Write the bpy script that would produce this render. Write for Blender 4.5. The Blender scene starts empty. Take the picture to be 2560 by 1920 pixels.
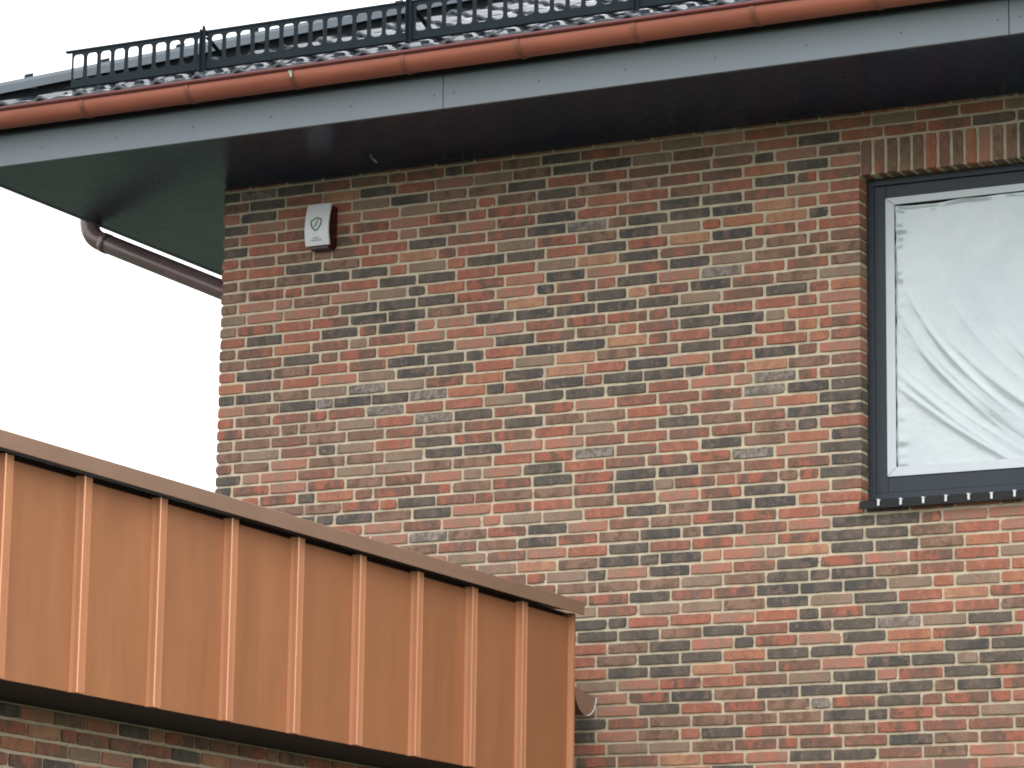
import bpy, math, random
from mathutils import Matrix, Vector, noise as mnoise

# ------------------------------------------------------------------ scene, camera, light
S = bpy.context.scene
COL = S.collection
S.render.engine = 'CYCLES'
S.render.resolution_x, S.render.resolution_y = 1024, 768
S.cycles.pixel_filter_type = 'BLACKMAN_HARRIS'
S.cycles.filter_width = 1.9
S.view_settings.view_transform = 'Standard'
S.view_settings.look = 'None'
S.view_settings.gamma = 1.0
S.view_settings.use_curve_mapping = False
S.view_settings.exposure = 1.55

CAM = Vector((9.6332, -15.2326, 1.6016))
FPX = 8514.12 / 2560.0                       # focal length in picture widths
YAW, PIT, ROL = -0.4761, 0.2022, 0.0146
Fw = Vector((math.sin(YAW) * math.cos(PIT), math.cos(YAW) * math.cos(PIT), math.sin(PIT)))
R0 = Vector((math.cos(YAW), -math.sin(YAW), 0)); U0 = R0.cross(Fw)
Rt = R0 * math.cos(ROL) + U0 * math.sin(ROL); Up = U0 * math.cos(ROL) - R0 * math.sin(ROL)
cam_d = bpy.data.cameras.new('camera'); cam = bpy.data.objects.new('camera', cam_d); COL.objects.link(cam)
cam_d.sensor_width = 36.0; cam_d.lens = 36.0 * FPX; cam_d.clip_start = 0.1; cam_d.clip_end = 3000
m3 = Matrix((Rt, Up, -Fw)).transposed()
cam.matrix_world = Matrix.Translation(CAM) @ m3.to_4x4()
S.camera = cam

SUN_EL, SUN_AZ = math.radians(60), math.radians(122)      # azimuth clockwise from +y: behind the viewer
W = bpy.data.worlds.new('World'); S.world = W; W.use_nodes = True
wn = W.node_tree; wn.nodes.clear()
sky = wn.nodes.new('ShaderNodeTexSky'); sky.sky_type = 'NISHITA'; sky.sun_disc = False
sky.sun_elevation = SUN_EL; sky.sun_rotation = SUN_AZ
sky.air_density = 1.0; sky.dust_density = 6.0; sky.ozone_density = 1.0; sky.altitude = 0
hs = wn.nodes.new('ShaderNodeHueSaturation'); hs.inputs['Saturation'].default_value = 0.22
bg = wn.nodes.new('ShaderNodeBackground'); bg.inputs['Strength'].default_value = 0.15
wo = wn.nodes.new('ShaderNodeOutputWorld')
cl = wn.nodes.new('ShaderNodeMixRGB'); cl.inputs['Fac'].default_value = 0.85      # even overcast veil over the clear sky
cl.inputs['Color2'].default_value = (5.0, 5.1, 5.2, 1)
wn.links.new(sky.outputs[0], hs.inputs['Color']); wn.links.new(hs.outputs[0], cl.inputs['Color1'])
wn.links.new(cl.outputs[0], bg.inputs['Color'])
wn.links.new(bg.outputs[0], wo.inputs['Surface'])
sd = bpy.data.lights.new('sun', 'SUN'); sd.energy = 0.5; sd.angle = math.radians(70); sd.color = (1.0, 0.97, 0.93)
sun = bpy.data.objects.new('sun', sd); COL.objects.link(sun)
sdir = Vector((math.sin(SUN_AZ) * math.cos(SUN_EL), math.cos(SUN_AZ) * math.cos(SUN_EL), math.sin(SUN_EL)))
sun.rotation_euler = sdir.to_track_quat('Z', 'Y').to_euler(); sun.location = sdir * 60

rnd = random.Random(11)

# ------------------------------------------------------------------ materials
def lin(c):
    return tuple(((v / 255) / 12.92 if v / 255 <= .04045 else ((v / 255 + .055) / 1.055) ** 2.4) for v in c) + (1.0,)

def base_mat(name):
    m = bpy.data.materials.new(name); m.use_nodes = True
    nt = m.node_tree; b = nt.nodes['Principled BSDF']
    return m, nt, b

def noise(nt, scale, detail=3, rough=.55, vec=None, stretch=None):
    n = nt.nodes.new('ShaderNodeTexNoise'); n.inputs['Scale'].default_value = scale
    n.inputs['Detail'].default_value = detail; n.inputs['Roughness'].default_value = rough
    g = nt.nodes.new('ShaderNodeNewGeometry')
    src = g.outputs['Position']
    if stretch:
        mp = nt.nodes.new('ShaderNodeMapping'); mp.inputs['Scale'].default_value = stretch
        nt.links.new(src, mp.inputs['Vector']); src = mp.outputs['Vector']
    nt.links.new(src, n.inputs['Vector'])
    return n

def ramp(nt, fac, stops):
    r = nt.nodes.new('ShaderNodeValToRGB')
    e = r.color_ramp.elements
    while len(e) < len(stops): e.new(0.5)
    for el, (p, c) in zip(e, stops): el.position = p; el.color = c
    nt.links.new(fac, r.inputs['Fac'])
    return r

def bump(nt, b, h, strength, dist=.01):
    bp = nt.nodes.new('ShaderNodeBump'); bp.inputs['Strength'].default_value = strength
    bp.inputs['Distance'].default_value = dist
    nt.links.new(h, bp.inputs['Height']); nt.links.new(bp.outputs[0], b.inputs['Normal'])

def brick_mat(name, ca, cb, cc, lo=.42, hi=.58, lime=0.0):
    """three burnt tones that change in patches along each brick, fine grain on top"""
    m, nt, b = base_mat(name)
    n1 = noise(nt, 1.0, 2, .5, stretch=(9, 9, 3.5))
    r1 = ramp(nt, n1.outputs['Fac'], [(lo, lin(ca)), (hi, lin(cb))])
    n2 = noise(nt, 1.0, 3, .6, stretch=(19, 19, 15))
    r2 = ramp(nt, n2.outputs['Fac'], [(.50, (0, 0, 0, 1)), (.60, (.8, .8, .8, 1))])
    mx = nt.nodes.new('ShaderNodeMixRGB'); mx.inputs['Color2'].default_value = lin(cc)
    nt.links.new(r2.outputs[0], mx.inputs['Fac']); nt.links.new(r1.outputs[0], mx.inputs['Color1'])
    n3 = noise(nt, 170, 3, .65)
    r3 = ramp(nt, n3.outputs['Fac'], [(.3, (.74, .74, .74, 1)), (.7, (1.24, 1.24, 1.24, 1))])
    mu = nt.nodes.new('ShaderNodeMixRGB'); mu.blend_type = 'MULTIPLY'; mu.inputs['Fac'].default_value = 1
    nt.links.new(mx.outputs[0], mu.inputs['Color1']); nt.links.new(r3.outputs[0], mu.inputs['Color2'])
    # thin veil of smeared mortar
    n4 = noise(nt, 34, 4, .7)
    lv = .585 - lime * .22
    r4 = ramp(nt, n4.outputs['Fac'], [(lv, (0, 0, 0, 1)), (lv + .16, (.55 + .3 * lime,) * 3 + (1,))])
    mv = nt.nodes.new('ShaderNodeMixRGB'); mv.inputs['Color2'].default_value = lin((168, 158, 146))
    nt.links.new(r4.outputs[0], mv.inputs['Fac']); nt.links.new(mu.outputs[0], mv.inputs['Color1'])
    nt.links.new(mv.outputs[0], b.inputs['Base Color'])
    b.inputs['Roughness'].default_value = .88; b.inputs['Specular IOR Level'].default_value = .25
    nb = noise(nt, 90, 5, .7); bump(nt, b, nb.outputs['Fac'], .55, .006)
    return m

def simple(name, col, rough, metal=0.0, var=0.0, vscale=3.0, bscale=0, bstr=0.0, stretch=None, spec=.5, bdist=.01):
    m, nt, b = base_mat(name)
    b.inputs['Roughness'].default_value = rough; b.inputs['Metallic'].default_value = metal
    b.inputs['Specular IOR Level'].default_value = spec
    c = lin(col)
    if var:
        n = noise(nt, 1.0 if stretch else vscale, 5, .6, stretch=stretch)
        r = ramp(nt, n.outputs['Fac'], [(.3, tuple(v * (1 - var) for v in c[:3]) + (1,)),
                                        (.7, tuple(min(1, v * (1 + var)) for v in c[:3]) + (1,))])
        nt.links.new(r.outputs[0], b.inputs['Base Color'])
        rr = nt.nodes.new('ShaderNodeMapRange'); rr.inputs['To Min'].default_value = max(.02, rough - .08)
        rr.inputs['To Max'].default_value = min(1, rough + .08)
        nt.links.new(n.outputs['Fac'], rr.inputs['Value']); nt.links.new(rr.outputs[0], b.inputs['Roughness'])
    else:
        b.inputs['Base Color'].default_value = c
    if bstr:
        nb = noise(nt, bscale, 4, .6); bump(nt, b, nb.outputs['Fac'], bstr, bdist)
    return m

BR = {
    'char':   brick_mat('brick_charcoal', (88, 83, 77), (102, 94, 85), (118, 101, 89)),
    'char2':  brick_mat('brick_charcoal_mottled', (82, 79, 76), (102, 93, 85), (122, 101, 90), .45, .6),
    'brown':  brick_mat('brick_brown', (130, 103, 87), (146, 115, 98), (106, 88, 76)),
    'purple': brick_mat('brick_plum', (136, 97, 83), (124, 100, 88), (164, 107, 87)),
    'red':    brick_mat('brick_red', (162, 102, 83), (150, 103, 87), (174, 116, 95)),
    'red2':   brick_mat('brick_red_burnt', (164, 103, 84), (126, 96, 83), (104, 88, 77), .47, .54),
    'rose':   brick_mat('brick_rose', (168, 120, 101), (154, 122, 105), (182, 117, 97)),
    'taupe':  brick_mat('brick_taupe', (146, 127, 109), (136, 117, 101), (156, 123, 104)),
    'orange': brick_mat('brick_orange', (176, 121, 93), (166, 112, 90), (152, 105, 87)),
    'amber':  brick_mat('brick_amber', (184, 139, 108), (174, 128, 101), (160, 117, 98)),
    'lime':   brick_mat('brick_lime_smeared', (104, 97, 91), (126, 111, 101), (146, 138, 130), lime=.5),
}
BKEYS = list(BR)
BWEI = dict(char=13, char2=11, brown=18, purple=13, red=13, red2=16, rose=12, taupe=6, orange=5.5, amber=1.6, lime=1.6)
def pick(p=None):
    q = 1.0
    if p is not None:                      # dark bricks come in loose raking runs
        q = 2.0 if mnoise.noise(Vector(((p.x + p.y - 1.9 * p.z) * 1.7, p.z * 1.3, 3.1))) > .04 else .5
    return rnd.choices(BKEYS, [BWEI[k] * (q if k.startswith('char') else 1) for k in BKEYS])[0]

M = {
    'mortar': simple('mortar', (204, 190, 165), .95, var=.16, vscale=22, bscale=120, bstr=.7, spec=.15, bdist=.006),
    'soffit': simple('soffit_anthracite', (26, 40, 70), .28, var=.06, vscale=2.0, spec=.15),
    'fascia': simple('fascia_grey', (117, 126, 132), .55, var=.05, vscale=1.4, bscale=260, bstr=.05),
    'screw': simple('screw_grey', (74, 82, 88), .45, .5),
    'gutter': simple('gutter_copper_brown', (174, 104, 83), .55, .1, var=.14, stretch=(3, 20, 20), bscale=30, bstr=.02),
    'bead': simple('gutter_bead', (96, 38, 33), .6, .0, var=.12, vscale=6),
    'bracket': simple('bracket_brown', (148, 96, 80), .5, .3, var=.2, vscale=14),
    'pipe': simple('downpipe_brown', (124, 104, 104), .26, .15, var=.12, vscale=6),
    'guard': simple('guard_anthracite', (22, 34, 40), .5, .0, var=.15, vscale=9, spec=.15),
    'tile': simple('tile_glazed_anthracite', (40, 45, 52), .07, var=.2, vscale=7, bscale=30, bstr=.03),
    'cap': simple('hip_cap_grey', (64, 74, 82), .62, var=.12, vscale=5, bscale=90, bstr=.08),
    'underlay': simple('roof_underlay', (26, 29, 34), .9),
    'copper': simple('cladding_copper', (165, 111, 76), .42, .3, var=.10, stretch=(7, 7, 1.2), bscale=3.4, bstr=.10, bdist=.05),
    'batten': simple('batten_copper', (174, 120, 87), .55, .05, var=.08, stretch=(6, 6, 2), bscale=8, bstr=.04, bdist=.02, spec=.18),
    'arris': simple('batten_arris_highlight', (214, 160, 126), .34, .3),
    'coping': simple('coping_brown', (140, 112, 94), .45, .25, var=.08, stretch=(2, 2, 6), bscale=5, bstr=.03, bdist=.03),
    'dark': simple('dark_membrane', (28, 28, 30), .8),
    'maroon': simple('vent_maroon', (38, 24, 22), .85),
    'sash': simple('frame_anthracite', (50, 57, 64), .4, var=.08, vscale=3, bscale=220, bstr=.03, spec=.3),
    'rubber': simple('sill_black', (14, 14, 16), .7),
    'white': simple('white_plastic', (214, 216, 216), .35),
    'tape': simple('white_tape', (206, 212, 217), .4, var=.04, vscale=12, bscale=40, bstr=.12, bdist=.006),
    'siren': simple('siren_white', (234, 235, 237), .4),
    'siren_red': simple('siren_dark_red', (56, 12, 20), .25),
    'emblem': simple('emblem_green', (72, 112, 84), .6),
    'print': simple('print_grey', (158, 166, 170), .6),
    'leaf': simple('scrap_green', (142, 172, 134), .6),
    'foam': simple('cable_pale', (168, 160, 156), .7),
    'glass': simple('glass_dark', (84, 92, 94), .08),
    'grass': simple('grass', (56, 72, 52), .9, var=.35, vscale=.35),
}
M['soffit'].node_tree.nodes['Principled BSDF'].inputs['Specular Tint'].default_value = (.5, .78, 1.0, 1)
# clear-ish plastic sheet, milky
fm, nt, b = base_mat('plastic_film')
nf = noise(nt, 2.2, 4, .6)
rf = ramp(nt, nf.outputs['Fac'], [(.32, lin((174, 189, 195))), (.68, lin((196, 206, 207)))])
nt.links.new(rf.outputs[0], b.inputs['Base Color'])
b.inputs['Roughness'].default_value = .2; b.inputs['IOR'].default_value = 1.6; b.inputs['Coat Weight'].default_value = 1.0; b.inputs['Coat Roughness'].default_value = .07; b.inputs['Coat IOR'].default_value = 1.7
nb = noise(nt, 11, 6, .68); bump(nt, b, nb.outputs['Fac'], .5, .012)
M['film'] = fm

# ------------------------------------------------------------------ helpers
def mesh(name, v, f, smooth=False):
    me = bpy.data.meshes.new(name); me.from_pydata([tuple(p) for p in v], [], f); me.update()
    if smooth:
        me.polygons.foreach_set('use_smooth', [True] * len(me.polygons))
    return me

def obj(name, me, mat=None, parent=None, loc=None, rot=None):
    o = bpy.data.objects.new(name, me); COL.objects.link(o)
    if mat is not None and me is not None and len(me.materials) == 0: me.materials.append(mat)
    if parent is not None: o.parent = parent
    if loc is not None: o.location = loc
    if rot is not None: o.rotation_euler = rot
    return o

def empty(name, loc=(0, 0, 0)):
    o = bpy.data.objects.new(name, None); COL.objects.link(o); o.location = loc; o.empty_display_size = .2
    return o

def tag(o, label=None, cat=None, group=None, kind=None):
    if label: o['label'] = label
    if cat: o['category'] = cat
    if group: o['group'] = group
    if kind: o['kind'] = kind
    return o

def box(v, f, x0, x1, y0, y1, z0, z1, ch=0.0):
    """box, optionally with chamfered edges, appended to v/f"""
    if ch <= 0:
        n = len(v)
        v += [(x, y, z) for x in (x0, x1) for y in (y0, y1) for z in (z0, z1)]
        for q in ((0, 1, 3, 2), (4, 6, 7, 5), (0, 4, 5, 1), (2, 3, 7, 6), (0, 2, 6, 4), (1, 5, 7, 3)):
            f.append(tuple(n + i for i in q))
        return
    n = len(v); idx = {}
    for ix, x in enumerate((x0, x1)):
        for iy, y in enumerate((y0, y1)):
            for iz, z in enumerate((z0, z1)):
                sx, sy, sz = (1, -1)[ix] * ch, (1, -1)[iy] * ch, (1, -1)[iz] * ch
                for a, pnt in enumerate(((x, y + sy, z + sz), (x + sx, y, z + sz), (x + sx, y + sy, z))):
                    idx[ix, iy, iz, a] = len(v); v.append(pnt)
    I = idx
    for ix in (0, 1):
        q = [I[ix, 0, 0, 0], I[ix, 0, 1, 0], I[ix, 1, 1, 0], I[ix, 1, 0, 0]]; f.append(tuple(q if ix == 0 else q[::-1]))
        q = [I[0, ix, 0, 1], I[1, ix, 0, 1], I[1, ix, 1, 1], I[0, ix, 1, 1]]; f.append(tuple(q if ix == 0 else q[::-1]))
        q = [I[0, 0, ix, 2], I[0, 1, ix, 2], I[1, 1, ix, 2], I[1, 0, ix, 2]]; f.append(tuple(q if ix == 0 else q[::-1]))
    for a in (0, 1):
        for c in (0, 1):
            q = [I[a, c, 0, 0], I[a, c, 0, 1], I[a, c, 1, 1], I[a, c, 1, 0]]; f.append(tuple(q if (a + c) % 2 else q[::-1]))
            q = [I[a, 0, c, 0], I[a, 0, c, 2], I[a, 1, c, 2], I[a, 1, c, 0]]; f.append(tuple(q if (a + c) % 2 == 0 else q[::-1]))
            q = [I[0, a, c, 1], I[0, a, c, 2], I[1, a, c, 2], I[1, a, c, 1]]; f.append(tuple(q if (a + c) % 2 else q[::-1]))
            for d in (0, 1):
                q = [I[a, c, d, 0], I[a, c, d, 1], I[a, c, d, 2]]; f.append(tuple(q if (a + c + d) % 2 == 0 else q[::-1]))

def boxobj(name, x0, x1, y0, y1, z0, z1, mat, parent=None, ch=0.0):
    """box object with its origin at its centre"""
    v, f = [], []
    cx, cy, cz = (x0 + x1) / 2, (y0 + y1) / 2, (z0 + z1) / 2
    box(v, f, x0 - cx, x1 - cx, y0 - cy, y1 - cy, z0 - cz, z1 - cz, ch)
    return obj(name, mesh(name, v, f), mat, parent, (cx, cy, cz))

def loft(rings, closed=True, cap=False):
    v, f = [], []
    n = len(rings[0])
    for r in rings: v += r
    for i in range(len(rings) - 1):
        for j in range(n if closed else n - 1):
            k = (j + 1) % n
            f.append((i * n + j, i * n + k, (i + 1) * n + k, (i + 1) * n + j))
    if cap:
        f.append(tuple(range(n - 1, -1, -1))); f.append(tuple((len(rings) - 1) * n + j for j in range(n)))
    return v, f

def tube(path, r, seg=20):
    pts = [Vector(p) for p in path]; rings = []
    ref = Vector((0, 1, 0))
    for i, p in enumerate(pts):
        t = (pts[min(i + 1, len(pts) - 1)] - pts[max(i - 1, 0)]).normalized()
        a = ref - t * ref.dot(t)
        if a.length < 1e-4: a = Vector((1, 0, 0)) - t * t.x
        a.normalize(); bb = t.cross(a)
        rings.append([p + (a * math.cos(2 * math.pi * k / seg) + bb * math.sin(2 * math.pi * k / seg)) * r for k in range(seg)])
    return loft(rings, True, True)

def project(P):
    d = Vector(P) - CAM; z = d.dot(Fw)
    return 0.5 + FPX * d.dot(Rt) / z, 0.5 * .75 - FPX * d.dot(Up) / z, z      # in picture widths

# ------------------------------------------------------------------ measures (metres; wall face y = 0, corner x = 0)
C_ = 0.0625; ZS0 = 4.38                      # course height, sill bed
P_ = 0.2294; JT = 0.0137                    # stretcher pitch, joint
XJ, XJ2 = 3.6916, 5.1916                     # window opening
ZW0, ZW1 = ZS0, ZS0 + 26 * C_
ZSOL = ZS0 + 29 * C_
SOF = 6.3345                                 # soffit height
OF, OS = 0.9144, 1.0682                      # front and side overhang
HX, HY = 9.0, 8.0                            # house size
XC = 2.36                                    # plane of the copper cladding
T_ = 0.444                                   # roof slope

# ------------------------------------------------------------------ ground
gr = obj('ground', mesh('ground', [(-900, -900, 0), (900, -900, 0), (900, 900, 0), (-900, 900, 0)], [(0, 1, 2, 3)]), M['grass'])
tag(gr, kind='structure')

# ------------------------------------------------------------------ bricks
def brick_mesh(w, h, d, seed):
    """hand-struck brick: wavy arrises, worn edge, face towards -y, origin at the middle of the face"""
    r = random.Random(seed)
    nx = max(2, int(round(w / .04))); nz = max(2, int(round(h / .03)))
    out = []
    for i in range(nx): out.append((-w / 2 + w * i / nx, -h / 2))
    for i in range(nz): out.append((w / 2, -h / 2 + h * i / nz))
    for i in range(nx): out.append((w / 2 - w * i / nx, h / 2))
    for i in range(nz): out.append((-w / 2, h / 2 - h * i / nz))
    corners = {0, nx, nx + nz, 2 * nx + nz}
    j = []
    for i, (x, z) in enumerate(out):
        a = .0016
        x += r.uniform(-a, a) * .8; z += r.uniform(-a, a) * .85
        if i in corners:
            k = r.uniform(.0005, .003) if r.random() > .07 else r.uniform(.003, .0065)
            x -= math.copysign(k, x); z -= math.copysign(k * .4, z)
        j.append((x, z))
    v = []; f = []
    n = len(j)
    tilt = r.uniform(-.0015, .0015); bow = r.uniform(-.001, .001)
    def fy(x): return tilt * x / (w / 2) + bow * (1 - (2 * x / w) ** 2)
    for x, z in j: v.append((x - math.copysign(.002, x), fy(x), z - math.copysign(.002, z)))
    for x, z in j: v.append((x, fy(x) + .0025, z))
    for x, z in j: v.append((x, d, z))
    f.append(tuple(range(n)))
    for i in range(n):
        k = (i + 1) % n
        f.append((i, n + i, n + k, k)); f.append((n + i, 2 * n + i, 2 * n + k, n + k))
    return v, f

BH = C_ - .0140
VAR = {}
def variants(w, h, key, num, d=.105):
    VAR[key] = []
    for s in range(num):
        v, f = brick_mesh(w, h, d, hash((round(w, 3), s, 5)) & 0xffff)
        me = mesh('brick', v, f); me.materials.append(BR['red'])
        VAR[key].append((v, f, me))

class Pieces:
    """collects bricks of one wall: the largest in view become objects, the rest one joined part"""
    def __init__(self): self.items = []          # (matrix, key, variant, colour, visible area)
    def add(self, mat4, key, size, vis=True):
        k = rnd.randrange(len(VAR[key])); c = pick(mat4.translation)
        if key == 'V': c = rnd.choice(('brown', 'brown', 'purple', 'purple', 'red2', 'red', 'rose', 'char2', 'brown', 'orange'))
        u, w, z = project(mat4.translation)
        inside = -.01 < u < 1.01 and -.01 < w < .76
        self.items.append((mat4, key, k, c, size / (z * z) if (vis and inside) else 0))
    def build(self, parent, limit, stuffname='brick_infill'):
        its = sorted(self.items, key=lambda t: -t[4])
        for i, (mt, key, k, c, a) in enumerate(its[:limit]):
            if a <= 0: break
            o = obj('brick', VAR[key][k][2], None, parent)
            o.matrix_local = mt
            o.material_slots[0].link = 'OBJECT'; o.material_slots[0].material = BR[c]
        else: i = limit
        rest = its[i:]
        v, f, mi = [], [], []
        for mt, key, k, c, a in rest:
            n = len(v); V, F, _ = VAR[key][k]
            v += [mt @ Vector(q) for q in V]
            f += [tuple(n + t for t in q) for q in F]; mi += [BKEYS.index(c)] * len(F)
        me = mesh(stuffname, v, f)
        for kk in BKEYS: me.materials.append(BR[kk])
        me.polygons.foreach_set('material_index', mi)
        o = obj(stuffname, me, None, parent); tag(o, kind='stuff')
        return o

for key, w, num in (('S', P_ - JT, 12), ('H', .106 - JT / 2 - .002, 8), ('Q', .163 - JT / 2 - .002, 8)):
    variants(w, BH, key, num)
variants(.052, 3 * C_ - JT, 'V', 8)
WID = {'S': P_ - JT, 'H': .106 - JT / 2 - .002, 'Q': .163 - JT / 2 - .002, 'V': .052}

def course(x0, x1, start, end, headers=.13):
    """list of (centre, key, stretch) filling x0..x1; start/end are the keys of the end bricks"""
    seq = [start]; used = WID[start] + JT
    total = x1 - x0 + JT
    tail = WID[end] + JT
    while True:
        rem = total - used - tail
        if rem < .5 * (WID['H'] + JT): break
        if rem < .75 * P_: seq.append('H')
        elif rnd.random() < headers and seq[-1] != 'H': seq.append('H')
        else: seq.append('S')
        used += WID[seq[-1]] + JT
    seq.append(end)
    tot = sum(WID[k] for k in seq); gap = (x1 - x0 - tot) / (len(seq) - 1)
    sc = 1.0
    if gap < .009 or gap > .019:
        g2 = min(max(gap, .010), .018); sc = (x1 - x0 - g2 * (len(seq) - 1)) / tot; gap = g2
    out = []; x = x0
    for k in seq:
        w = WID[k] * sc; out.append((x + w / 2, k, sc)); x += w + gap
    return out

def front_mat(x, y, z, sc, flip):
    m = Matrix.Translation((x, y, z)) @ Matrix.Rotation(rnd.uniform(-.004, .004), 4, 'Y')
    if flip: m = m @ Matrix.Rotation(math.pi, 4, 'Y')
    return m @ Matrix.Diagonal((sc, 1, 1, 1))

# ------------------------------------------------------------------ the house
house = empty('brick_house', (0, 0, 0))
tag(house, 'two-storey house of mottled red and charcoal brick under a hipped tile roof', 'house')

v, f = [], []
RC = .008                                                     # joints lie this deep
box(v, f, RC, XJ - .006, RC, .30, 0, SOF + .07)
box(v, f, XJ - .006, XJ2 + .006, RC + .0004, .30, 0, ZW0 - .006)
box(v, f, XJ - .006, XJ2 + .006, RC + .0004, .30, ZW1 + .008, SOF + .07)
box(v, f, XJ2 + .006, HX - RC, RC, .30, 0, SOF + .07)
box(v, f, RC, .30, .3002, HY, 0, SOF + .07)
box(v, f, HX - .30, HX - RC, .3002, HY, 0, SOF + .07)
wall = obj('wall', mesh('wall', v, f), M['mortar'], house)

def hidden_by_copper(x, z):
    d = Vector((x, 0, z)) - CAM
    t = (XC - CAM.x) / d.x
    q = CAM + d * t
    return t < 1 and q.y < -.43 and q.z < 3.9

front = Pieces()
KTOP = 32
for k in range(-70, KTOP):
    z = ZS0 + (k + .5) * C_
    if z < .03: continue
    st = 'H' if k % 2 == 0 else 'Q'
    je = 'S' if k % 2 == 0 else 'Q'
    segs = []
    if 0 <= k <= 28: segs = [(0, XJ, st, je), (XJ2, HX, je, st)]
    else: segs = [(0, HX, st, st)]
    for x0, x1, a, e in segs:
        for x, key, sc in course(x0, x1, a, e):
            y = rnd.uniform(-.0025, .0015)
            front.add(front_mat(x, y, z + rnd.uniform(-.0012, .0012), sc, rnd.random() < .5), key,
                      WID[key] * BH, not hidden_by_copper(x, z))
# soldier course over the window
n = int((XJ2 - XJ) / .0665); pw = (XJ2 - XJ) / n
for i in range(n):
    front.add(front_mat(XJ + (i + .5) * pw + rnd.uniform(-.001, .001), rnd.uniform(-.002, .001), ZW1 + 1.5 * C_, 1, rnd.random() < .5),
              'V', .052 * 3 * C_)
front.build(wall, 300)
v, f = [], []
for i in range(420):
    it = rnd.choice(front.items); t = it[0].translation
    if not (0.1 < t.x < 5.5 and 2.6 < t.z < 6.3): continue
    w2 = WID[it[1]] / 2
    px = t.x + rnd.uniform(-w2, w2) * .95; pz = t.z + rnd.choice((-1, 1, 1)) * (BH / 2 - rnd.uniform(-.001, .003))
    if XJ - .02 < px < XJ2 + .02 and ZW0 - .05 < pz < ZSOL: continue
    a_, c_ = rnd.uniform(.004, .016), rnd.uniform(.002, .0055); n0 = len(v); kk = 9
    v.append((px, -.0035, pz))
    for j in range(kk):
        th = 2 * math.pi * j / kk; q = rnd.uniform(.6, 1.2)
        v.append((px + a_ * q * math.cos(th), .004, pz + c_ * q * math.sin(th)))
    f += [(n0, n0 + 1 + j, n0 + 1 + (j + 1) % kk) for j in range(kk)]
o = obj('mortar_smear', mesh('mortar_smear', v, f, True), M['mortar'], wall); tag(o, kind='stuff')
# bricks of the flank round the corner
side = Pieces()
RZ = Matrix.Rotation(-math.pi / 2, 4, 'Z')
for k in range(-70, KTOP):
    z = ZS0 + (k + .5) * C_
    if z < .03: continue
    for x, key, sc in course(.112, 3.0, 'S', 'Q'):
        side.add(Matrix.Translation((rnd.uniform(-.002, .001), x, z)) @ RZ @ Matrix.Diagonal((sc, 1, 1, 1)), key, .01, False)
side.build(wall, 0, 'flank_brick_infill')

# ---- soffit boards
sof = boxobj('soffit', -OS + .012, HX + OS - .012, -OF + .012, HY + OS - .012, SOF + .014, SOF + .03, M['underlay'], house)
bw = .10
bv, bf = [], []
box(bv, bf, -bw / 2 + .0003, bw / 2 - .0003, -(OF - .011), 0, 0, .012, .0005)
front_board = mesh('soffit_board', bv, bf); front_board.materials.append(M['soffit'])
bv, bf = [], []
box(bv, bf, -bw / 2 + .0003, bw / 2 - .0003, -(OF - .011), HY, 0, .012, .0005)
long_board = mesh('soffit_board', bv, bf); long_board.materials.append(M['soffit'])
x = -OS + .011 + bw / 2
while x < HX + OS - .06:
    o = obj('soffit_board', long_board if x < .06 else front_board, None, sof)
    o.location = Vector((x, 0, SOF + rnd.uniform(-.0002, .0002))) - sof.location
    o.rotation_euler = (0, rnd.uniform(-.001, .001), 0)
    x += bw

# ---- fascia
FT = 6.62
def fascia_panel(x0, x1, screws):
    o = boxobj('fascia_board', x0 + .002, x1 - .002, -OF - .010, -OF + .010, SOF - .004, FT, M['fascia'], house, .0015)
    for sx, sz in screws:
        seg = 10
        ring = [[(.0052 * math.cos(2 * math.pi * i / seg), yy, .0052 * math.sin(2 * math.pi * i / seg)) for i in range(seg)] for yy in (0, -.002)]
        v, f = loft(ring, True, True)
        obj('screw', mesh('screw', v, f), M['screw'], o, Vector((sx, -OF - .010, sz)) - o.location)
scr1 = [(-1.03 + .0, 6.405)] + [(q, 6.405) for q in (-.563, -.091, .383, .852, 1.319, 1.796)]
scr2 = [(q, 6.406) for q in (1.908, 2.379, 2.847, 3.322, 3.789, 4.263, 4.735)]
scr3 = [(4.843 + .47 * i, 6.407) for i in range(7)]
fascia_panel(-OS - .01, 1.846, scr1); fascia_panel(1.846, 4.787, scr2); fascia_panel(4.787, 7.728, scr3)
fascia_panel(7.728, HX + OS + .01, [])
boxobj('fascia_board', -OS - .010, -OS + .010, -OF + .0105, HY + OS, SOF - .004, FT, M['fascia'], house, .0015)

# dark strip behind the gutter, added as the shade on the fascia top
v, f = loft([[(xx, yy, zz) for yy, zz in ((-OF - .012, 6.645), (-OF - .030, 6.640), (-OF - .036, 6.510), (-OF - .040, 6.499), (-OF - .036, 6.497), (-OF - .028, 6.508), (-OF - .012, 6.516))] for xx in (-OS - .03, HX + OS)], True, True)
obj('eaves_shade_strip', mesh('eaves_shade_strip', v, f), M['underlay'], house)

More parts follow.
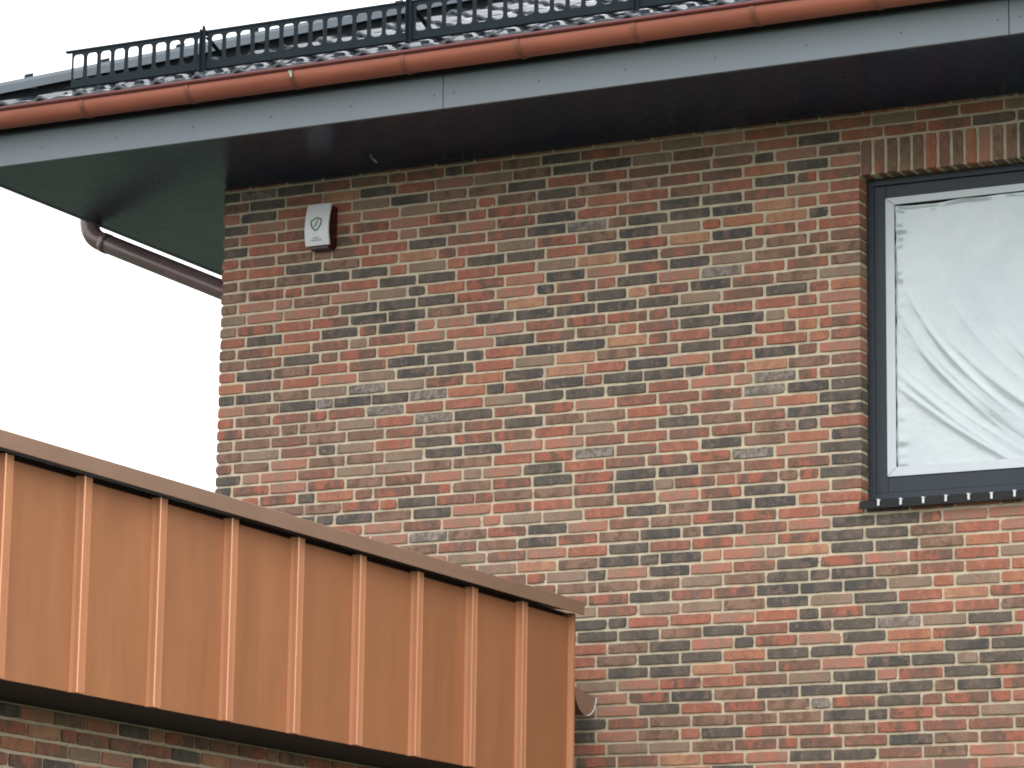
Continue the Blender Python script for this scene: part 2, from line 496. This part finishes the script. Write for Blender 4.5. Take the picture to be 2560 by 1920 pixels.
# ---- roof
def deck(Y): return 6.615 + T_ * (Y + .97)
e0x, e0y, e1x, e1y = -OS - .05, -OF - .03, HX + OS + .05, HY + OS + .05
zE = deck(e0y)
half = (e1x - e0x) / 2; hh = min(half, (e1y - e0y) / 2)
rx0, rx1, ry0, ry1 = e0x + hh, e1x - hh, e0y + hh, e1y - hh
zr = zE + T_ * hh
v = [(e0x, e0y, zE), (e1x, e0y, zE), (e1x, e1y, zE), (e0x, e1y, zE), (rx0, ry0, zr), (rx1, ry0, zr), (rx1, ry1, zr), (rx0, ry1, zr)]
v += [(a, b_, c - .03) for a, b_, c in v[:4]]
f = [(0, 1, 5, 4), (1, 2, 6, 5), (2, 3, 7, 6), (3, 0, 4, 7), (4, 5, 6, 7), (0, 8, 9, 1), (1, 9, 10, 2), (2, 10, 11, 3), (3, 11, 8, 0), (8, 11, 10, 9)]
roof = obj('roof', mesh('roof', v, f), M['underlay'], house)

TW, TL, TE = .245, .40, .335
nU = 14
def tile_h(u):
    """cross-section: a round roll and a shallow pan"""
    t = (u / TW) % 1.0
    roll = math.exp(-((t - .22) / .13) ** 2) + math.exp(-((t - 1.22) / .13) ** 2)
    return .034 * roll + .008 * math.cos(2 * math.pi * (t - .72)) * (1 if True else 0)
v, f = [], []
us = [TW * 1.06 * i / nU - .03 * TW for i in range(nU + 1)]
for vv, lift in ((0.0, .024), (.012, .026), (TL, .002)):
    for u in us: v.append((u, vv, tile_h(u) + lift))
N = nU + 1
for i in range(nU):
    f.append((i, i + 1, N + i + 1, N + i)); f.append((N + i, N + i + 1, 2 * N + i + 1, 2 * N + i))
k0 = len(v)
for u in us: v.append((u, .001, tile_h(u) + .004))
for i in range(nU): f.append((k0 + i, k0 + i + 1, i + 1, i))
tile_me = mesh('roof_tile', v, f, True); tile_me.materials.append(M['tile'])
ang = math.atan(T_); ca, sa = math.cos(ang), math.sin(ang)
tv, tf = [], []
for r in range(14):
    ys = e0y - .035 + r * TE * ca; zs = deck(e0y) - .02 * T_ + r * TE * sa + .004
    for c in range(48):
        xs = -OS - .02 + c * TW
        if xs + TW > HX + OS - (ys - e0y): break
        if xs + .5 * TW < e0x + (ys - e0y) - .03: continue
        mt = Matrix.Translation((xs + rnd.uniform(-.002, .002), ys + rnd.uniform(-.003, .003), zs)) @ Matrix.Rotation(ang + rnd.uniform(-.006, .006), 4, 'X') @ Matrix.Rotation(rnd.uniform(-.006, .006), 4, 'Y')
        if xs < 4.2 and r < 10:
            o = obj('roof_tile', tile_me, None, roof); o.matrix_local = mt
        else:
            n = len(tv); tv += [mt @ q.co for q in tile_me.vertices]; tf += [tuple(n + i for i in q.vertices) for q in tile_me.polygons]
o = obj('roof_tile_infill', mesh('roof_tile_infill', tv, tf, True), M['tile'], roof); tag(o, kind='stuff')

# hip: dark underlay ridge, angular caps, clips at their joints
hipd = Vector((1, 1, T_)).normalized(); lat = Vector((1, -1, 0)).normalized(); nrm = lat.cross(hipd).normalized()
if nrm.z < 0: nrm = -nrm
def hip_pt(a, s, h): return Vector((-OS + a, -OF + a, deck(-OF) + T_ * a)) + lat * s + Vector((0, 0, h))
def hip_ring(a, prof): return [hip_pt(a, s, h) for s, h in prof]
v, f = loft([hip_ring(a, [(-.06, -.08), (-.055, .085), (.055, .085), (.06, -.08)]) for a in (-.03, 4.2)], True, True)
obj('hip_batten', mesh('hip_batten', v, f), M['underlay'], roof)
prof0 = [(-.112, .062), (-.098, .108), (-.045, .140), (0, .146), (.045, .140), (.098, .108), (.112, .062), (.102, .062), (.088, .100), (0, .130), (-.088, .100), (-.102, .062)]
prof1 = [(s * .93, h - .008) for s, h in prof0]
a = -.075; i = 0
while a < 4.0:
    v, f = loft([hip_ring(a, prof0), hip_ring(a + .29, prof0), hip_ring(a + .325, prof1)], True, True)
    obj('hip_cap', mesh('hip_cap', v, f), M['cap'], roof)
    v, f = [], []
    rings = [[hip_pt(a + da, s, h) for s, h in ((-.016, .135), (-.016, .166), (.016, .166), (.016, .135))] for da in (-.004, .028)]
    v, f = loft(rings, True, True)
    o = obj('hip_clip', mesh('hip_clip', v, f), M['guard'], roof)
    a += .2925

# ---- window
FY = .095
win = None
def frame_rect(x0, x1, z0, z1, wd, y0, y1, ch=.003, lower=None):
    lw = lower or wd
    v, f = [], []
    box(v, f, x0, x0 + wd, y0, y1, z0, z1, ch); box(v, f, x1 - wd, x1, y0, y1, z0, z1, ch)
    box(v, f, x0 + wd - .001, x1 - wd + .001, y0 + .0012, y1, z1 - wd, z1 - .0005, ch)
    box(v, f, x0 + wd - .001, x1 - wd + .001, y0 + .0012, y1, z0 + .0005, z0 + lw, ch)
    return mesh('window', v, f)
win = obj('window', frame_rect(XJ + .001, XJ2 - .001, ZW0 + .018, ZW1 + .004, .034, FY, FY + .07), M['sash'], house)
SX0, SX1, SZ0, SZ1 = XJ + .030, XJ2 - .030, ZW0 + .050, ZW1 - .030
o = obj('sash', frame_rect(SX0, SX1, SZ0, SZ1, .066, FY + .012, FY + .075, .004, .082), M['sash'], win)
boxobj('glazing_bead', SX0 + .0665, SX0 + .078, FY + .020, FY + .06, SZ0 + .083, SZ1 - .067, M['rubber'], win)
boxobj('pane', SX0 + .05, SX1 - .05, FY + .045, FY + .05, SZ0 + .06, SZ1 - .05, M['glass'], win)
# sheet sill with its drip edge, black
v, f = [], []
prof = [(FY + .02, ZW0 + .026), (-.048, ZW0 - .010), (-.050, ZW0 - .046), (-.045, ZW0 - .046), (-.044, ZW0 - .016), (FY + .02, ZW0 + .019)]
v, f = loft([[(xx, yy, zz) for yy, zz in prof] for xx in (XJ + .006, XJ2 - .006)], True, True)
obj('sill', mesh('sill', v, f), M['rubber'], win)
for k in range(12):
    xx = 3.799 + .1142 * k
    v, f = [], []
    box(v, f, -.0055, .0055, -.003, .003, -.016, .012, .001); box(v, f, -.010, .006, -.0028, .020, .0118, .0165, .001)
    o = obj('sill_clip', mesh('sill_clip', v, f), M['white'], win, (xx, -.0535, ZW0 - .022 + rnd.uniform(-.002, .002)))
    o.rotation_euler = (0, rnd.uniform(-.12, .12), 0)

# ------------------------------------------------------------------ plastic sheet over the glass with its white tape
GX0, GX1, GZ0, GZ1 = SX0 + .066, SX1 - .066, SZ0 + .082, SZ1 - .066
nx, nz = 150, 200
fx0, fx1, fz0, fz1 = GX0 + .047, GX1 - .012, GZ0 + .020, GZ1 - .040
rf_ = random.Random(4)
folds = []
for i in range(26):
    folds.append((rf_.uniform(.05, 1.5), rf_.uniform(.008, .024), rf_.uniform(.003, .012), rf_.uniform(.25, .8), rf_.uniform(.3, 1.0)))
def film_y(sx, sz):
    """depth of the sheet: long slack folds that sag from the top left to the bottom right, ruffles at the edges"""
    wx, wz = sx * (fx1 - fx0), sz * (fz1 - fz0)          # metres, from lower left
    y = 0
    down = 1 - sz
    for c, wd, am, st, ln in folds:
        xc = c * 1.1 - .55 + 1.15 * (down ** 2.1) * (.6 + .5 * st)
        d = (wx - xc) / (wd * (1 + .9 * down))
        env = math.exp(-((down - .45 - .45 * ln) / .30) ** 2)
        y -= am * env * math.exp(-abs(d) ** (.95 if st > .5 else 1.5)) * (1 + .5 * math.sin(7 * down + c * 9))
    y += .010 * math.sin(5.1 * wx + 2.4 * wz) * math.sin(3.1 * wz + 1) + .004 * math.sin(17 * wx - 9 * wz)
    eL = math.exp(-(wx / .045) ** 2); eT = math.exp(-((fz1 - fz0 - wz) / .03) ** 2)
    y += eL * .0045 * (math.sin(53 * wz + 3 * math.sin(5 * wz)) + .8 * math.sin(101 * wz + 2 * math.sin(9 * wz))) * (.5 + .5 * math.sin(6.3 * wz + 1)) + eT * .003 * (math.sin(33 * wx + 2 * math.sin(6 * wx)) + .6 * math.sin(71 * wx))
    edge = min(1, wx / .02, (fx1 - fx0 - wx) / .02, wz / .02, (fz1 - fz0 - wz) / .02)
    return y * max(.25, edge)
v, f = [], []
for j in range(nz + 1):
    for i in range(nx + 1):
        sx, sz = i / nx, j / nz
        wx, wz = sx * (fx1 - fx0), sz * (fz1 - fz0)
        sag = -.003 + .009 * math.exp(-((wx - .16) / .12) ** 2) + .003 * abs(math.sin(9 * wx)) + .002 * math.sin(31 * wx)
        nib = .004 * max(0, math.sin(21 * wz + 2 * math.sin(7 * wz))) ** 2 + .002 * math.sin(60 * wz) - .003
        v.append((fx0 + (fx1 - fx0) * sx + nib * (1 - sx) ** 12, FY + .022 + film_y(sx, sz) * .8, fz0 + (fz1 - fz0) * sz - sag * sz ** 14))
for j in range(nz):
    for i in range(nx):
        a0 = j * (nx + 1) + i; f.append((a0, a0 + 1, a0 + nx + 2, a0 + nx + 1))
film = obj('protective_film', mesh('protective_film', v, f, True), M['film'])
tag(film, 'crumpled milky plastic sheet taped over the upstairs window glass', 'plastic sheet')
tw = .045
def strip(pts):
    v = [(x, FY + .007, z) for x, z in pts] + [(x, FY + .0125, z) for x, z in pts]
    n = len(pts)
    f = [tuple(range(n)), tuple(range(2 * n - 1, n - 1, -1))] + [(i, n + i, n + (i + 1) % n, (i + 1) % n) for i in range(n)]
    o = obj('tape_strip', mesh('tape_strip', v, f), M['tape'], film)
g = .0018
strip([(GX0, GZ0 + g), (GX0 + tw, GZ0 + tw + g), (GX0 + tw, GZ1 - tw * .8 - g), (GX0, GZ1 - g)])
strip([(GX1, GZ1 - g), (GX1 - tw, GZ1 - tw * .8 - g), (GX1 - tw, GZ0 + tw + g), (GX1, GZ0 + g)])
strip([(GX0 + g, GZ1), (GX0 + tw + g, GZ1 - tw * .8), (GX1 - tw - g, GZ1 - tw * .8), (GX1 - g, GZ1)])
strip([(GX0 + g, GZ0), (GX1 - g, GZ0), (GX1 - tw - g, GZ0 + tw), (GX0 + tw + g, GZ0 + tw)])

# ------------------------------------------------------------------ gutter along the front eaves
GY, GZ, GR = -OF - .105, 6.580, .074
def half_round(x0, x1, r0, r1, cy, cz, seg=22, a0=180, a1=360):
    ang_ = [math.radians(a0 + (a1 - a0) * i / seg) for i in range(seg + 1)]
    ring = [(cy + r1 * math.cos(t), cz + r1 * math.sin(t)) for t in ang_] + [(cy + r0 * math.cos(t), cz + r0 * math.sin(t)) for t in reversed(ang_)]
    return loft([[(x, y, z) for y, z in ring] for x in (x0, x1)], True, True)
v, f = half_round(-OS - .16, HX + OS, GR - .003, GR, GY, GZ)
gut = obj('roof_gutter', mesh('roof_gutter', v, f, True), M['gutter'])
gut.data.set_sharp_from_angle(angle=math.radians(40)) if hasattr(gut.data, 'set_sharp_from_angle') else None
tag(gut, 'long half-round copper-brown gutter along the front eaves above the grey fascia', 'gutter')
v, f = tube([(-OS - .16, GY - GR - .004, GZ + .010), (HX + OS, GY - GR - .004, GZ + .010)], .0115, 14)
obj('bead', mesh('bead', v, f, True), M['bead'], gut)
for xb in (-.206 - .64, -.206, .44, 1.065, 1.701, 2.337, 2.965, 3.582, 4.192, 4.82, 5.45, 6.08, 6.71, 7.34):
    v, f = half_round(-.013, .013, GR + .0003, GR + .0045, 0, 0, 22, 176, 352)
    n = len(v); box(v, f, -.012, .012, GR - .004, .092, -.004, .012)
    obj('bracket', mesh('bracket', v, f), M['bracket'], gut, (xb, GY, GZ))

# gutter of the flank and its downpipe
v, f = half_round(-OF - .02, HY + OS, GR - .003, GR, 0, 0)
v = [(-(-OS - .102) * -1 - 0 + p_[1] * 1.0, p_[0], GZ + p_[2]) for p_ in v]
g2 = obj('roof_gutter', mesh('roof_gutter', v, f, True), M['gutter'])
tag(g2, 'half-round gutter on the flank eaves feeding the bent downpipe', 'gutter')
PY, PX, PR = .40, -OS - .084, .055
path = [(PX, PY, GZ - GR + .02), (PX, PY, 6.40)]
dx, dz = 1.0, -.438; L = math.hypot(dx, dz); dx /= L; dz /= L
corner = Vector((PX, PY, 6.284)); rb = .095
for i in range(1, 13):
    t = i / 13
    p0 = Vector((PX, PY, corner.z + rb)); p2 = corner + Vector((dx, 0, dz)) * rb
    path.append(tuple(p0 * (1 - t) ** 2 + corner * 2 * t * (1 - t) + p2 * t * t))
endx = -.075
s = (endx - corner.x) / dx; c2 = corner + Vector((dx, 0, dz)) * s
p0 = c2 - Vector((dx, 0, dz)) * rb; p2 = c2 + Vector((0, 0, -rb))
for i in range(0, 13):
    t = i / 12; path.append(tuple(p0 * (1 - t) ** 2 + c2 * 2 * t * (1 - t) + p2 * t * t))
path.append((endx, PY, .05))
v, f = tube(path, PR, 24)
dp = obj('downpipe', mesh('downpipe', v, f, True), M['pipe'])
dp.data.set_sharp_from_angle(angle=math.radians(50)) if hasattr(dp.data, 'set_sharp_from_angle') else None
tag(dp, 'round brown downpipe bending from the flank eaves back towards the house corner', 'downpipe')
pp = corner + Vector((dx, 0, dz)) * (rb + .012)
v, f = tube([pp, pp + Vector((dx, 0, dz)) * .045], PR + .003, 24)
obj('collar', mesh('collar', v, f, True), M['pipe'], dp)

# ------------------------------------------------------------------ snow guards
GUY = -.785
def guard_mesh(ncell, pitch, h):
    v, f = [], []
    sw, sb, st, rr = .0635, .041, h - .022, .018
    for c in range(ncell):
        x0 = c * pitch; xl, xr = x0 + (pitch - sw) / 2, x0 + (pitch + sw) / 2
        inner, outer = [], []
        for cx, cz, a0, bx, bz in ((xr - rr, st - rr, 0, x0 + pitch, h), (xl + rr, st - rr, 90, x0, h), (xl + rr, sb + rr, 180, x0, 0), (xr - rr, sb + rr, 270, x0 + pitch, 0)):
            for i in range(5):
                t = math.radians(a0 + 22.5 * i); px, pz = cx + rr * math.cos(t), cz + rr * math.sin(t)
                inner.append((px, pz))
                horiz_first = a0 in (0, 180)
                if i == 2: outer.append((bx, bz))
                elif (i < 2) == horiz_first: outer.append((bx, pz))
                else: outer.append((px, bz))
        n = len(v); k = len(inner)
        for yy in (-.002, .002):
            v += [(px, yy, pz) for px, pz in inner]; v += [(px, yy, pz) for px, pz in outer]
        for i in range(k):
            j = (i + 1) % k
            f.append((n + i, n + k + i, n + k + j, n + j))
            f.append((n + 2 * k + j, n + 3 * k + j, n + 3 * k + i, n + 2 * k + i))
            f.append((n + i, n + j, n + 2 * k + j, n + 2 * k + i))
            f.append((n + k + j, n + k + i, n + 3 * k + i, n + 3 * k + j))
    return v, f
pitch = .0868; GH = .200; gx0 = -.535 + .045
cells = [(0, 14), (14, 15), (29, 14), (43, 15)]
zg = 6.762
labs = ['dark slotted snow guard nearest the roof hip, its free end over the tiles',
        'dark slotted snow guard, second along the eaves from the roof hip',
        'dark slotted snow guard, third along the eaves from the roof hip',
        'dark slotted snow guard, fourth along the eaves from the roof hip']
for (c0, nc), lb in zip(cells, labs):
    root = empty('snow_guard', (gx0 + c0 * pitch + .0008, GUY, zg)); tag(root, lb, 'snow guard', 'snow guards along the front eaves')
    v, f = guard_mesh(nc, pitch, GH)
    obj('grid', mesh('grid', v, f), M['guard'], root)
    v, f = [], []
    box(v, f, -.042 if c0 == 0 else .0, nc * pitch - .0016, -.0065, .020, GH - .004, GH + .008, .002)
    obj('top_rail', mesh('top_rail', v, f), M['guard'], root)
    v, f = [], []
    box(v, f, -.042 if c0 == 0 else .0, nc * pitch - .0016, -.0022, .026, -.002, .003, .001)
    obj('foot_fold', mesh('foot_fold', v, f), M['guard'], root)
    xb = {0: .345, 14: 1.575, 29: 2.845, 43: 4.09}[c0] - root.location.x
    # bracket: upright with a pointed head, foot lapping down on the tiles, stay behind
    prof = [(-.011, -.055), (-.011, GH + .012), (-.008, GH + .036), (.002, GH + .034), (.012, GH + .008), (.012, -.055)]
    n = len(prof)
    v = [(px, -.0125, pz) for px, pz in prof] + [(px, -.0075, pz) for px, pz in prof]
    f = [tuple(range(n - 1, -1, -1)), tuple(range(n, 2 * n))] + [(i, (i + 1) % n, n + (i + 1) % n, n + i) for i in range(n)]
    box(v, f, -.0155, -.0112, -.030, -.0075, -.055, GH + .012)
    n0 = len(v)
    v += [(-.014, .02, GH - .02), (.014, .02, GH - .02), (.014, .024, GH - .02), (-.014, .024, GH - .02),
          (-.014, .30, .07), (.014, .30, .07), (.014, .305, .07), (-.014, .305, .07)]
    f += [tuple(n0 + i for i in q) for q in ((0, 1, 5, 4), (1, 2, 6, 5), (2, 3, 7, 6), (3, 0, 4, 7), (0, 3, 2, 1), (4, 5, 6, 7))]
    obj('bracket', mesh('bracket', v, f), M['guard'], root, (xb, 0, 0))

# ------------------------------------------------------------------ alarm siren
sir = empty('alarm_siren', (.64, 0, 5.93)); tag(sir, 'white curved alarm siren box with green shield emblem on the brick wall', 'alarm siren')
AX0, AX1, AZ0, AZ1 = .566, .713, 5.945, 6.174
def siren_y(z):
    t = (z - AZ0) / (AZ1 - AZ0)
    return -.092 + .030 * max(0, (t - .38) / .62) ** 1.8 + .016 * max(0, (.38 - t) / .38) ** 1.6
rows = 18
def slab(x0, x1, z0, z1, off, back, nz_):
    v, f = [], []
    for i in range(nz_ + 1):
        z = z0 + (z1 - z0) * i / nz_; y = siren_y(z) + off
        for xx, yy in ((x0 + .004, y), (x1 - .004, y), (x1, y + .004), (x1, y + back), (x0, y + back), (x0, y + .004)): v.append((xx, yy, z))
    for i in range(nz_):
        for j in range(6):
            k = (j + 1) % 6; f.append((i * 6 + j, i * 6 + k, (i + 1) * 6 + k, (i + 1) * 6 + j))
    f.append((5, 4, 3, 2, 1, 0)); f.append(tuple(nz_ * 6 + j for j in range(6)))
    return v, f
sl = sir.location
def sp(v): return [Vector(q) - sl for q in v]
v, f = slab(AX0, AX1, AZ0, AZ1, 0, .012, rows)
obj('cover', mesh('cover', sp(v), f), M['siren'], sir)
v, f = [], []
def ringb(y, ins, zb): return [(AX0 + .006 + ins, y, zb), (AX0 + .018 + ins, y, zb - .018), (AX1 - .012 - ins, y, zb - .018), (AX1 + .002 - ins, y, zb), (AX1 + .002 - ins, y, AZ1 - .012), (AX0 + .006 + ins, y, AZ1 - .012)]
v, f = loft([ringb(.002, 0, 5.945), ringb(-.040, 0, 5.945), ringb(-.060, .006, 5.950)], True, True)
obj('base', mesh('base', sp(v), f), M['siren_red'], sir)
# shield outline with a slanting stroke, and two lines of fine print
def on_cover(x, z, off=-.0012): return (x, siren_y(z) + off, z)
def band(pts, wd, closed):
    n = len(pts); v, f = [], []
    for i, (x, z) in enumerate(pts):
        a = pts[(i - 1) % n] if closed or i else pts[i]; bq = pts[(i + 1) % n] if closed or i < n - 1 else pts[i]
        tx, tz = bq[0] - a[0], bq[1] - a[1]; l = math.hypot(tx, tz) or 1
        nx_, nz_ = -tz / l * wd / 2, tx / l * wd / 2
        for off in (-.0012, .0004):
            v.append(on_cover(x + nx_, z + nz_, off)); v.append(on_cover(x - nx_, z - nz_, off))
    for i in range(n if closed else n - 1):
        j = (i + 1) % n
        q0, q1 = 4 * i, 4 * j
        f += [(q0, q0 + 1, q1 + 1, q1), (q0, q1, q1 + 2, q0 + 2), (q0 + 1, q0 + 3, q1 + 3, q1 + 1)]
    return v, f
cx, cz = .638, 6.060
sh = [(0, .035), (.012, .029), (.031, .022), (.031, .008), (.028, -.006), (.020, -.020), (.010, -.031), (0, -.037),
      (-.010, -.031), (-.020, -.020), (-.028, -.006), (-.031, .008), (-.030, .020), (-.018, .022), (-.009, .028)]
v, f = band([(cx + a, cz + c) for a, c in sh], .0085, True)
em = obj('emblem', mesh('emblem', sp(v), f), M['emblem'], sir)
v, f = band([(cx - .008, cz - .016), (cx + .002, cz + .002), (cx + .010, cz + .020)], .008, False)
obj('emblem_stroke', mesh('emblem_stroke', sp(v), f), M['emblem'], sir)
for z, x0, n in ((5.985, .620, 6), (5.972, .610, 10)):
    v, f = [], []
    for i in range(n):
        k = len(v); vv, ff = band([(x0 + i * .0064, z - .004), (x0 + i * .0064 + rnd.uniform(-.001, .001), z + .004)], .0042, False)
        v += vv; f += [tuple(k + t for t in q) for q in ff]
    obj('fine_print', mesh('fine_print', sp(v), f), M['print'], sir)

# ------------------------------------------------------------------ small things on the eaves
v, f = tube([(1.090, -.315, SOF + .004), (1.092, -.318, SOF - .006), (1.098, -.316, SOF - .020), (1.110, -.308, SOF - .032), (1.122, -.30, SOF - .046)], .0045, 10)
cb = obj('cable_end', mesh('cable_end', v, f, True), M['foam']); tag(cb, 'short pale cable end poking out of the dark soffit', 'cable')
v, f = [], []
box(v, f, -.022, -.008, -.003, .003, -.030, .0, .001)
v, f = [(-.010, -.0812, .028), (.006, -.0812, .024), (.014, -.082, -.004), (.004, -.083, -.012), (-.004, -.082, .008),
        (-.010, -.0792, .028), (.006, -.0792, .024), (.014, -.080, -.004), (.004, -.081, -.012), (-.004, -.080, .008)], \
       [(0, 1, 2, 3, 4), (9, 8, 7, 6, 5), (0, 5, 6, 1), (1, 6, 7, 2), (2, 7, 8, 3), (3, 8, 9, 4), (4, 9, 5, 0)]
lf = obj('tape_scrap', mesh('tape_scrap', v, f), M['leaf'], None, (1.062, GY, GZ - .028)); tag(lf, 'tiny scrap of green tape stuck to a gutter bracket', 'tape')

# ------------------------------------------------------------------ the extension with copper cladding
ext = empty('garage_extension', (XC - 1, -3, 0))
tag(ext, 'flat-roofed brick extension with a copper batten-clad parapet in front of the house', 'extension')
EO = ext.location
EY0, EY1, EZ0, EZ1 = -7.6, -.447, 3.006, 3.814
EZB = 3.824                                  # battens run on into the dark vent gap under the coping
def ebox(name, x0, x1, y0, y1, z0, z1, mat, ch=0.0, parent=None):
    o = boxobj(name, x0, x1, y0, y1, z0, z1, mat, parent or ext, ch)
    o.location -= EO
    return o
XB = -4.5
ebox('roof_deck', XB, XC - .03, EY0 + .02, EY1 - .004, EZ0 + .006, 3.846, M['maroon'])
seams = [-.988 + .523 - .0, -.988, -1.496, -2.017, -2.536, -3.060, -3.588, -4.119, -4.643, -5.155, -5.68, -6.20, -6.72, -7.25]
seams = [y - .027 for y in seams]                   # batten centres
edges = [EY1] + [y for y in seams[1:]] + [EY0]
for y1, y0 in zip(edges[:-1], edges[1:]):
    # tray panel, gently oil-canned
    v, f = [], []
    ny, nz_ = 6, 10
    ph = rnd.uniform(0, 6); am = rnd.uniform(.0012, .0028)
    for j in range(nz_ + 1):
        for i in range(ny + 1):
            yy = y0 + .001 + (y1 - y0 - .002) * i / ny; zz = EZ0 + (EZ1 - EZ0) * j / nz_
            bow = am * math.sin(math.pi * i / ny) * math.sin(ph + 3.2 * j / nz_)
            v.append((XC + bow, yy, zz))
    n = len(v)
    v += [(XC - .03, q[1], q[2]) for q in v]
    f = [(j * (ny + 1) + i, j * (ny + 1) + i + 1, (j + 1) * (ny + 1) + i + 1, (j + 1) * (ny + 1) + i) for j in range(nz_) for i in range(ny)]
    rim = list(range(ny + 1)) + [j * (ny + 1) + ny for j in range(1, nz_ + 1)] + [nz_ * (ny + 1) + i for i in range(ny - 1, -1, -1)] + [j * (ny + 1) for j in range(nz_ - 1, 0, -1)]
    for a0, b0 in zip(rim, rim[1:] + rim[:1]): f.append((b0, a0, n + a0, n + b0))
    cpt = Vector((XC, (y0 + y1) / 2, EZ0))
    o = obj('copper_panel', mesh('copper_panel', [Vector(q) - cpt for q in v], f, True), M['copper'], ext, cpt - EO)
    o.data.set_sharp_from_angle(angle=math.radians(30)) if hasattr(o.data, 'set_sharp_from_angle') else None
# battens: side flanks, flat front between two rolled arrises
def batten_mesh(hw, dp_):
    prof = [(-.004, -hw - .012), (.0005, -hw - .010), (dp_ * .45, -hw - .003), (dp_ - .002, -hw), (dp_ + .004, -hw - .001), (dp_ + .006, -hw + .005), (dp_, -hw + .009),
            (dp_, hw - .009), (dp_ + .006, hw - .005), (dp_ + .004, hw + .001), (dp_ - .002, hw), (dp_ * .5, hw + .003), (.0005, hw + .008), (-.004, hw + .010)]
    rings = [[(px, py, zz) for px, py in prof] for zz in (-.002, .02, EZB - EZ0)]
    return loft(rings, True, True)
v, f = batten_mesh(.0255, .026)
bme = mesh('batten_seam', v, f); bme.materials.append(M['batten']); bme.materials.append(M['arris'])
for pi, pl in enumerate(bme.polygons):                       # highlights on the two rolled arrises, painted as lighter copper
    if len(pl.vertices) == 4 and pl.center.x > .0245 and abs(abs(pl.center.y) - .0235) < .0045: pl.material_index = 1
for y in seams[1:]:
    obj('batten_seam', bme, None, ext, Vector((XC, y, EZ0)) - EO)
v, f = loft([[(px, py, zz) for px, py in ((-.03, -.052), (.0, -.050), (.018, -.040), (.024, -.034), (.024, -.028), (.016, -.020), (.014, .004), (-.03, .004))] for zz in (0, 3.838 - EZ0)], True, True)
obj('corner_trim', mesh('corner_trim', v, f), M['batten'], ext, Vector((XC, EY1, EZ0)) - EO)
# coping with drip
v, f = [], []
prof = [(.066, 3.831), (.066, 3.893), (.063, 3.896), (-.30, 3.908), (-.30, 3.89), (-.02, 3.858), (.054, 3.852), (.058, 3.831)]
v, f = loft([[(XC + px, yy, pz) for px, pz in prof] for yy in (EY0 - .05, EY1 - .004)], True, True)
obj('coping', mesh('coping', [Vector(q) - EO for q in v], f), M['coping'], ext)
# wall under the overhang
WX = XC - .40
v, f = [], []
box(v, f, WX - .30, WX - RC, EY0 + .25, EY1 - .30, 0, EZ0 + .004)
ew = obj('wall', mesh('wall', [Vector(q) - EO for q in v], f), M['mortar'], ext)
ebox('soffit', XB, XC - .006, EY0 + .03, EY1 - .01, EZ0 - .003, EZ0 + .0055, M['dark'])
gp = Pieces()
RX = Matrix.Rotation(math.pi / 2, 4, 'Z')
for k in range(0, 48):
    z = EZ0 - .004 - (k + .5) * C_
    if z < .03: break
    for y, key, sc in course(EY0 + .25, EY1 - .30, 'H' if k % 2 else 'Q', 'S' if k % 2 else 'Q'):
        mt = Matrix.Translation(Vector((WX + rnd.uniform(-.001, .003), y, z)))
        a_, b_, dd = project((WX, y, z))
        mt = Matrix.Translation((WX + rnd.uniform(-.001, .003), y, z)) @ RX @ Matrix.Diagonal((sc, 1, 1, 1))
        gp.add(mt, key, WID[key] * BH, True)
for i, t in enumerate(gp.items): pass
gb = gp.build(ew, 300)
for o in ew.children: o.location -= EO

# gutter stub at the back of the extension, its end showing past the cladding
gc = Vector((XC - .05, -.196, 3.486)); gr_ = .117
seg = 18
ringo = [Vector((0, gr_ * math.cos(math.radians(180 + 180 * i / seg)), .95 * gr_ * math.sin(math.radians(180 + 180 * i / seg)))) for i in range(seg + 1)]
tl = Matrix.Rotation(math.radians(-7), 4, 'X')
rings = [[tl @ q + Vector((dx_, 0, 0)) for q in ringo] + [tl @ (q * .96) + Vector((dx_, 0, 0)) for q in reversed(ringo)] for dx_ in (0, -4.0)]
v, f = loft(rings, True, True)
rg = obj('roof_gutter', mesh('roof_gutter', v, f, True), M['bracket'], None, gc)
rg.data.set_sharp_from_angle(angle=math.radians(40)) if hasattr(rg.data, 'set_sharp_from_angle') else None
tag(rg, 'short brown half-round gutter end showing past the copper cladding', 'gutter')
v = [tl @ q + Vector((.002, 0, 0)) for q in ringo] + [tl @ q + Vector((-.012, 0, 0)) for q in ringo]; n = len(ringo)
f = [tuple(range(n)), tuple(range(2 * n - 1, n - 1, -1))] + [(i, n + i, n + (i + 1) % n, (i + 1) % n) for i in range(n)]
obj('end_cap', mesh('end_cap', v, f), M['coping'], rg)
v, f = tube([tl @ (q * 1.03) + Vector((.003, 0, 0)) for q in ringo[9:]], .0025, 8)  # white tube on one half of the arc, a painted edge highlight
obj('rim', mesh('rim', v, f, True), M['tape'], rg)
